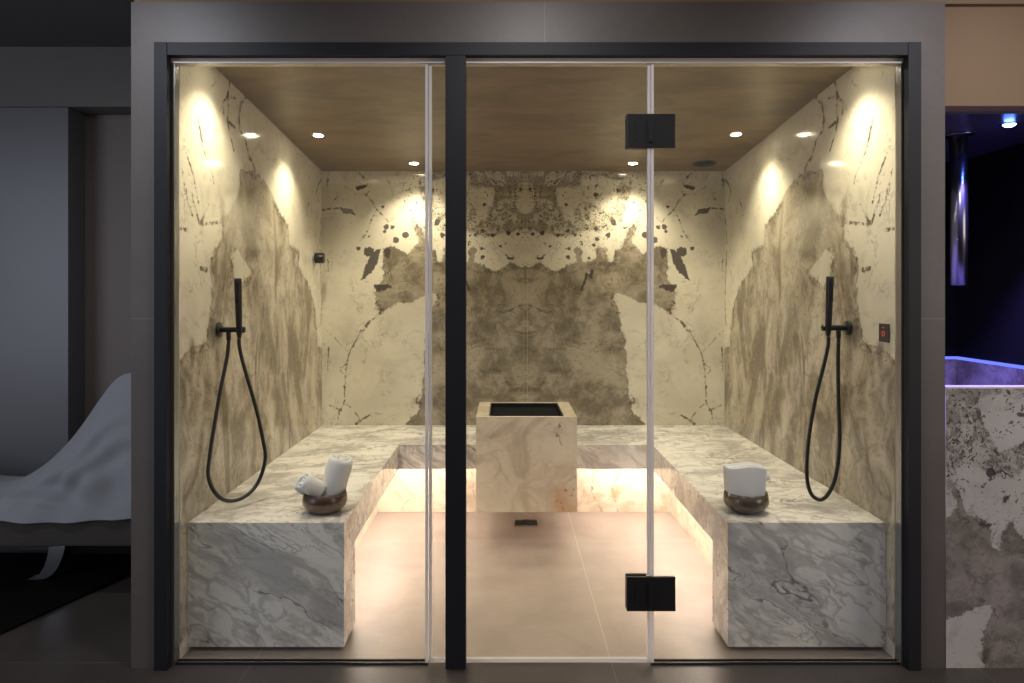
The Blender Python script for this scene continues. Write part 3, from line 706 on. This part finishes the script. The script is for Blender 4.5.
hand_shower(-1, 'matt black hand shower and hose mounted on the left stone wall')
hand_shower(1, 'matt black hand shower and hose mounted on the right stone wall')

# aroma/steam nozzle at the back of the left wall
nz = thing('steam_nozzle', 'short black cylindrical nozzle high on the left wall near the back corner', 'nozzle', (XL, 4.40, 1.615))
R90 = Matrix.Rotation(math.pi / 2, 4, 'Y')
tag(lathe('collar', M['chrome'], cyl_profile(0.040, 0.001, 0.010), nz, 28, R90), 'bright steel collar')
lathe('barrel', M['black'], cyl_profile(0.034, 0.010, 0.066), nz, 28, R90)
# touch control on the right wall
tc = thing('touch_control', 'small dark wall plate with glowing red ring on right stone wall', 'control', (XR, 2.655, 1.235))
bm = bmesh.new(); bm_box(bm, -0.007, -0.001, -0.034, 0.034, -0.036, 0.036, 0.002); done(bm, 'plate', simple('dark_brown_glass', (0.035, 0.022, 0.018), 0.15), tc)
M['red'] = emit('red_led', (0.9, 0.10, 0.06), 0.55)
RL = Matrix.Translation((-0.0072, 0, -0.003)) @ Matrix.Rotation(-math.pi / 2, 4, 'Y')
tag(lathe('ring_light', M['red'], [(0.008, 0), (0.008, 0.001), (0.0105, 0.001), (0.0105, 0)], tc, 28, RL, close=True), 'glowing red ring')
bm = bmesh.new(); bm_box(bm, -0.0078, -0.0072, -0.006, 0.006, 0.020, 0.023); tag(done(bm, 'indicator_light', M['red'], tc), 'tiny red dash above the ring')

# ------------------------------------------------------------------ bowls and towels
def bowl(x, y, r, h, mat, label):
    t = lathe('bowl', mat, [(0, 0), (0.55 * r, 0), (0.72 * r, 0.006), (0.92 * r, 0.024), (1.0 * r, 0.5 * h), (0.985 * r, 0.72 * h), (0.93 * r, h), (0.90 * r, h + 0.001), (0.87 * r, h - 0.002), (0.92 * r, 0.7 * h), (0.93 * r, 0.5 * h), (0.85 * r, 0.03), (0.6 * r, 0.012), (0, 0.010)], None, 48)
    t.location = (x, y, 0.5005); tag(t, label, 'bowl'); return t
def rolled_towel(label, loc, direction, r, length, twist=0.0, flat=1.0):
    """a cloth rolled into a spiral, cloth thickness and all"""
    bm = bmesh.new(); turns = 2.6; n = 90; th = r / (turns + 0.6) * 0.86; cen = []
    for i in range(n + 1):
        a = i / n * turns * 2 * math.pi; rr = 0.10 * r + (r - 0.10 * r - th * 0.5) * (i / n)
        cen.append((rr * math.cos(a + twist), rr * math.sin(a + twist), math.cos(a + twist), math.sin(a + twist)))
    L = 10; rows = []
    for j in range(L + 1):
        f = j / L; z = f * length; e = 1.0 - 0.10 * (abs(2 * f - 1) ** 6) + 0.025 * math.sin(7 * f + twist)
        outer, inner = [], []
        for i, (cx, cy, nx, ny) in enumerate(cen):
            wv = 1 + 0.02 * math.sin(9 * f + i * 0.23)
            zz = z + 0.004 * math.sin(i * 0.31) * (1 if j in (0, L) else 0)
            outer.append(bm.verts.new(((cx + nx * th * .48) * e * wv, (cy + ny * th * .48) * e * flat * wv, zz)))
            inner.append(bm.verts.new(((cx - nx * th * .48) * e, (cy - ny * th * .48) * e * flat, zz)))
        rows.append((outer, inner))
    for j in range(L):
        for i in range(n):
            (o0, i0), (o1, i1) = rows[j], rows[j + 1]
            bm.faces.new((o0[i], o0[i + 1], o1[i + 1], o1[i])); bm.faces.new((i0[i + 1], i0[i], i1[i], i1[i + 1]))
        (o0, i0), (o1, i1) = rows[j], rows[j + 1]
        bm.faces.new((o0[n], i0[n], i1[n], o1[n])); bm.faces.new((i0[0], o0[0], o1[0], i1[0]))
    for j in (0, L):
        o0, i0 = rows[j]
        for i in range(n): bm.faces.new((o0[i], i0[i], i0[i + 1], o0[i + 1]))
    o = done(bm, 'rolled_towel', M['towel'], None, True)
    q = Vector(direction).normalized().to_track_quat('Z', 'Y'); o.rotation_mode = 'QUATERNION'; o.rotation_quaternion = q
    o.location = loc; tag(o, label, 'towel'); return o
LBX, LBY = -0.735, 2.79
bowl(LBX, LBY, 0.090, 0.082, M['bowl'], 'round brown wooden bowl with dark rim band on the left bench')
rolled_towel('white rolled towel leaning left in the bowl on the left bench, its spiral end showing', (LBX - 0.020, LBY - 0.012, 0.578), (-0.60, -0.52, 0.66), 0.047, 0.095, 0.6)
rolled_towel('white rolled towel standing up in the bowl on the left bench', (LBX + 0.014, LBY + 0.026, 0.546), (0.24, 0.06, 1.0), 0.060, 0.168, 2.4)
RBX, RBY = 0.984, 2.79
bowl(RBX, RBY, 0.090, 0.080, M['bowl_dark'], 'round dark glazed bowl on the right bench')
def folded_towel(label, loc, w, d, h):
    """cloth folded several times and stood on its edge: a rounded stack of layers"""
    bm = bmesh.new(); n = 5
    for k in range(n):
        y = -d / 2 + k * d / n; dz = 0.004 * math.sin(k * 2.1); ww = w / 2 - 0.004 * (k % 2)
        vs0 = set(bm.verts)
        bm_box(bm, -ww, ww, y + 0.0005, y + d / n - 0.0005, 0, h + dz, 0.0055)
    bmesh.ops.subdivide_edges(bm, edges=[e for e in bm.edges if e.calc_length() > 0.05], cuts=8, use_grid_fill=True)
    for v in bm.verts:
        f = v.co.z / h
        v.co.x *= 0.92 + 0.09 * f
        v.co.y += 0.006 * math.sin(v.co.x * 48) * f - 0.10 * max(0, abs(v.co.x) - 0.03) * (1.0 if v.co.x > 0 else -0.3)
        v.co.z += 0.005 * math.sin(v.co.x * 31 + 1) * f
    o = done(bm, 'folded_towel', M['towel'], None, True); o.location = loc; tag(o, label, 'towel'); return o
folded_towel('white folded towel standing upright in the bowl on the right bench', (RBX - 0.008, RBY - 0.006, 0.540), 0.155, 0.062, 0.146)
rolled_towel('white rolled towel poking out to the right behind the folded one in the right bowl', (RBX - 0.030, RBY + 0.050, 0.618), (0.93, -0.05, 0.14), 0.028, 0.136, 1.0)

# ------------------------------------------------------------------ plunge tub with blue light
TX0, TX1, TY1, TZ = 1.6335, 2.398, 3.618, 1.042
tub = thing('plunge_tub', 'tall square stone plunge tub lit blue inside, right of the glass room', 'tub', (2.0, 3.0, 0))
def tp(l): return [((p[0] - CX) / 270.0, EYE - (p[1] - CY) / 270.0) for p in l]
T_MASS = tp([(930,470),(946,478),(955,483),(962,497),(965,515),(985,522),(992,530),(992,548),(1000,550),(1000,532),(1006,524),(1013,520),(1018,530),(1030,545),(1200,540),(1200,690),(930,690),(930,520),(948,516),(958,508),(958,500),(950,490)])
T_PATCH = tp([(930,626),(988,603),(991,606),(988,625),(984,630),(981,690),(930,690)])
T_MOTT = tp([(930,380),(1200,380),(1200,470),(1024,468),(1015,478),(1000,476),(985,470),(975,462),(960,460),(950,470),(930,450)])
T_WHITE = tp([(976,400.6),(984,395),(1015,391),(1060,392),(1060,430),(1024,443.6),(998,455),(992.7,445),(982,424)])
def tub_field(Q):
    P = np.stack([Q[:, 0], Q[:, 2]], 1)
    sg = np.maximum(poly_sdf(P, T_MASS), -poly_sdf(P, T_PATCH)); ss = np.maximum(poly_sdf(P, T_MOTT), -poly_sdf(P, T_WHITE))
    sd = union(P, [tp([(978,525),(985,523),(995,524),(988,527)]), tp([(1018,412),(1030,413),(1030,417),(1018,417)]), tp([(985,472),(992,466),(997,474),(990,480)]), tp([(1002,497),(1010,494),(1008,502),(1003,503)])], poly_sdf)
    sv = np.full(len(P), 9.0)
    for l, w in (([(976,400),(982,424),(993,445),(998,455),(1024,444)], 1.6), ([(950,455),(956,475),(958,490)], .8), ([(965,520),(985,524)], 1.0)): sv = np.minimum(sv, line_dist(P, tp(l), w / 270))
    return dict(sg=sg, ss=ss, sd=sd, sv=sv, pc=np.stack([P[:, 0], P[:, 1], 0 * sg + 9], 1))
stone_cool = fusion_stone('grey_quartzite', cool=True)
slab('front_panel', stone_cool, (TX0, YF, 0.0005), (1, 0, 0), (0, 0, 1), TX1 - TX0, TZ - 0.006, 0.005, 0.05, tub_field, tub)
iw = 0.03
def tslab(name, *a): return slab(name, stone_cool, *a, lambda Q: dict(pc=Q + 2.0, sg=np.sin(Q[:, 1] * 5) * 0.1 + np.cos(Q[:, 0] * 7) * .08), tub)
tslab('side_panel', (TX1 - iw, TY1, 0.3), (0, -1, 0), (0, 0, 1), TY1 - YF - 0.052, TZ - 0.3, 0.02, iw)
tslab('side_panel', (TX0 + iw, YF + 0.052, 0.3), (0, 1, 0), (0, 0, 1), TY1 - YF - 0.052, TZ - 0.3, 0.02, iw)
tslab('back_panel', (TX0 + iw, TY1 - iw, 0.3), (1, 0, 0), (0, 0, 1), TX1 - TX0 - 2 * iw, TZ - 0.3, 0.02, iw)
tslab('tub_floor', (TX0 + iw, YF + 0.052, 0.3), (1, 0, 0), (0, 1, 0), TX1 - TX0 - 2 * iw, TY1 - YF - 0.052 - iw, 0.02, 0.05)
tag(box('front_rim', simple('pale_rim_edge', (0.62, 0.58, 0.55), 0.3), TX0, TX1, YF, YF + 0.05, TZ - 0.0055, TZ, tub), 'pale edge strip')
M['blue_led'] = emit('blue_led', (0.12, 0.16, 1.0), 1.3)
for a in ((TX1 - iw, TX1 - 0.001, YF + 0.055, TY1 - 0.001), (TX0 + iw, TX1 - iw - 0.001, TY1 - iw, TY1 - 0.001)):
    tag(box('rim_light', M['blue_led'], *a, TZ + 0.0005, TZ + 0.012, tub), 'glowing blue strip')
blue = (0.03, 0.10, 1.0)
bl = thing('recessed_downlight', 'lit blue downlight in the dark niche ceiling above the plunge tub', 'ceiling light', (2.075, 2.81, 2.086))
lathe('trim_ring', M['black'], [(0.024, -0.001), (0.024, -0.004), (0.033, -0.004), (0.035, -0.001)], bl, 28, close=True)
lathe('lens', emit('blue_lens', (0.08, 0.16, 1.0), 140), [(0, -0.013), (0.014, -0.011), (0.021, -0.006), (0.023, -0.001), (0, -0.001)], bl, 28)
l = bpy.data.lights.new('blue_beam', 'SPOT'); l.energy = 260; l.color = (0.22, 0.17, 1.0); l.spot_size = math.radians(84); l.spot_blend = 0.6; l.shadow_soft_size = 0.02
o = bpy.data.objects.new('blue_beam', l); C.objects.link(o); o.location = (2.075, 2.81, 2.055)
pp = thing('ceiling_water_spout', 'polished steel tube hanging from the dark niche ceiling, lit blue', 'water spout', (1.985, 2.99, 2.0855))
lathe('flange', M['tube'], cyl_profile(0.058, -0.009, -0.0005), pp, 32)
lathe('pipe', M['tube'], [(0, -0.009), (0.035, -0.010), (0.035, -0.660), (0.031, -0.662), (0.031, -0.60), (0, -0.60)], pp, 32)

# ------------------------------------------------------------------ lounger
lg = thing('lounge_chair', 'curved reclining lounger under a draped grey cover, left of the glass room', 'lounger', (-2.2, 3.15, 0))
s_ = 210.0; y_near, y_mid, y_far = 2.98, 3.25, 3.55
top = [(-150, 470), (-110, 478), (-60, 484), (-20, 487), (0, 486), (22, 479), (45, 465), (65, 447), (82, 426), (98, 402), (110, 385), (120, 374), (131, 372), (144, 376), (158, 388), (172, 405), (182, 425)]
def lp(px, py): return ((px - CX) / s_, EYE - (py - CY) / s_)
tp2 = [lp(*p) for p in top]
xs = np.linspace(tp2[0][0], tp2[-1][0], 110); zt = np.interp(xs, [p[0] for p in tp2], [p[1] for p in tp2])
zt = np.convolve(np.pad(zt, 3, mode='edge'), np.ones(7) / 7, 'valid')
bm = bmesh.new(); rows = []
for x, z in zip(xs, zt):
    hem = 0.395 + 0.010 * math.sin(7 * x); ze = 0.440 + 0.015 * math.sin(3 * x); sec = []
    for k in range(13):                          # hanging side
        f = k / 12; zz = hem + (ze - hem) * f
        sec.append((y_near + 0.008 * math.sin(31 * x + 2 * zz) * (1 - f) + 0.02 * f, zz))
    for k in range(1, 31):                       # cloth rising from the near edge to the crest of the backrest
        f = k / 30; g_f = f + 0.10 * math.sin(math.pi * f)
        yy = y_near + 0.02 + (y_mid - y_near - 0.02) * f; zz = ze + (z - ze) * min(g_f, 1.0)
        cr = math.exp(-((x + 2.0) / 0.20) ** 2) * math.exp(-((f - 0.22) / 0.20) ** 2)
        fold = 0.034 * cr * math.sin(60 * (0.35 * x + 0.9 * f * 0.3 - 0.1)) + 0.013 * math.exp(-((f - 0.1) / 0.12) ** 2) * math.sin(34 * x + 9 * f)
        rad = math.exp(-((x + 1.78) / 0.30) ** 2) * math.exp(-((f - 0.28) / 0.24) ** 2)
        fold += 0.011 * rad * math.sin(95 * (0.27 * f * 1.1 - 0.24 * (x + 1.6))) + 0.006 * rad * math.sin(170 * (0.2 * f - 0.22 * (x + 1.6)) + 1)
        sec.append((yy - fold, zz + 0.5 * fold))
    for k in range(1, 7):
        f = k / 6; sec.append((y_mid + (y_far - y_mid) * f, z - 0.03 * f * f))
    for k in range(1, 7):
        f = k / 6; sec.append((y_far + 0.001 * k, z - 0.03 - (z - 0.03 - hem) * f))
    rows.append([bm.verts.new((x - lg.location.x, yy - lg.location.y, zz)) for yy, zz in sec])
for i in range(len(rows) - 1):
    for k in range(len(rows[0]) - 1):
        bm.faces.new((rows[i][k], rows[i][k + 1], rows[i + 1][k + 1], rows[i + 1][k]))
bm.faces.new(rows[0][::-1]); bm.faces.new(rows[-1])
cov = done(bm, 'cover', M['cover'], lg, True)
md = cov.modifiers.new('thick', 'SOLIDIFY'); md.thickness = 0.004; md.offset = -1
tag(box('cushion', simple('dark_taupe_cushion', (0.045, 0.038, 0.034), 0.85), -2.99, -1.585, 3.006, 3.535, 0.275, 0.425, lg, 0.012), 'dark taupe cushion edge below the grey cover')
# curved dark rocker base and steel foot
M['dk'] = simple('dark_lounger_shell', (0.020, 0.020, 0.023), 0.5)
pr = []
for k in range(25):
    u = k / 24; x = -2.96 + u * 1.24; pr.append((x, 0.215 - 0.020 * math.sin(math.pi * u) + 0.05 * u * u))
up = [(x, z + 0.06) for x, z in pr][::-1]
prism('base_shell', M['dk'], pr + up, 'y', y_near + 0.16, y_far - 0.06, lg)
bm = bmesh.new(); C0 = lp(72, 548); arc = []
for k in range(13):
    a = k / 12; arc.append((-2.150 - 0.115 * a ** 1.8, 0.206 - 0.192 * math.sin(a * math.pi / 2)))
A = []; Bq = []
for j, (x, z) in enumerate(arc):
    w = 0.040 - 0.012 * j / 12
    for yy, L in ((3.28, A), (3.34, Bq)):
        L.append((bm.verts.new((x - w - lg.location.x, yy - lg.location.y, z)), bm.verts.new((x + w - lg.location.x, yy - lg.location.y, z + 0.0))))
for j in range(12):
    bm.faces.new((A[j][0], A[j][1], A[j + 1][1], A[j + 1][0])); bm.faces.new((Bq[j][1], Bq[j][0], Bq[j + 1][0], Bq[j + 1][1]))
    bm.faces.new((A[j][1], Bq[j][1], Bq[j + 1][1], A[j + 1][1])); bm.faces.new((Bq[j][0], A[j][0], A[j + 1][0], Bq[j + 1][0]))
bm.faces.new((A[0][0], Bq[0][0], Bq[0][1], A[0][1])); bm.faces.new((A[12][1], Bq[12][1], Bq[12][0], A[12][0]))
tag(done(bm, 'foot', M['chrome'], lg), 'polished steel curved foot')
shade_sheet = prism('shade_sheet', simple('shade_sheet_black', (0.004, 0.004, 0.0042), 0.95, spec=0.1, bump=0.3, nscale=300), [(-2.10, 2.62), (-1.76, 3.60), (-3.6, 3.66), (-3.6, 2.62)], 'z', 0.0005, 0.012, None, 0.003)  # near-black sheet on the floor, shaped as the shade beneath the lounger
tag(shade_sheet, 'black flat sheet standing in for the shade under the grey covered lounger', 'shade_sheet')
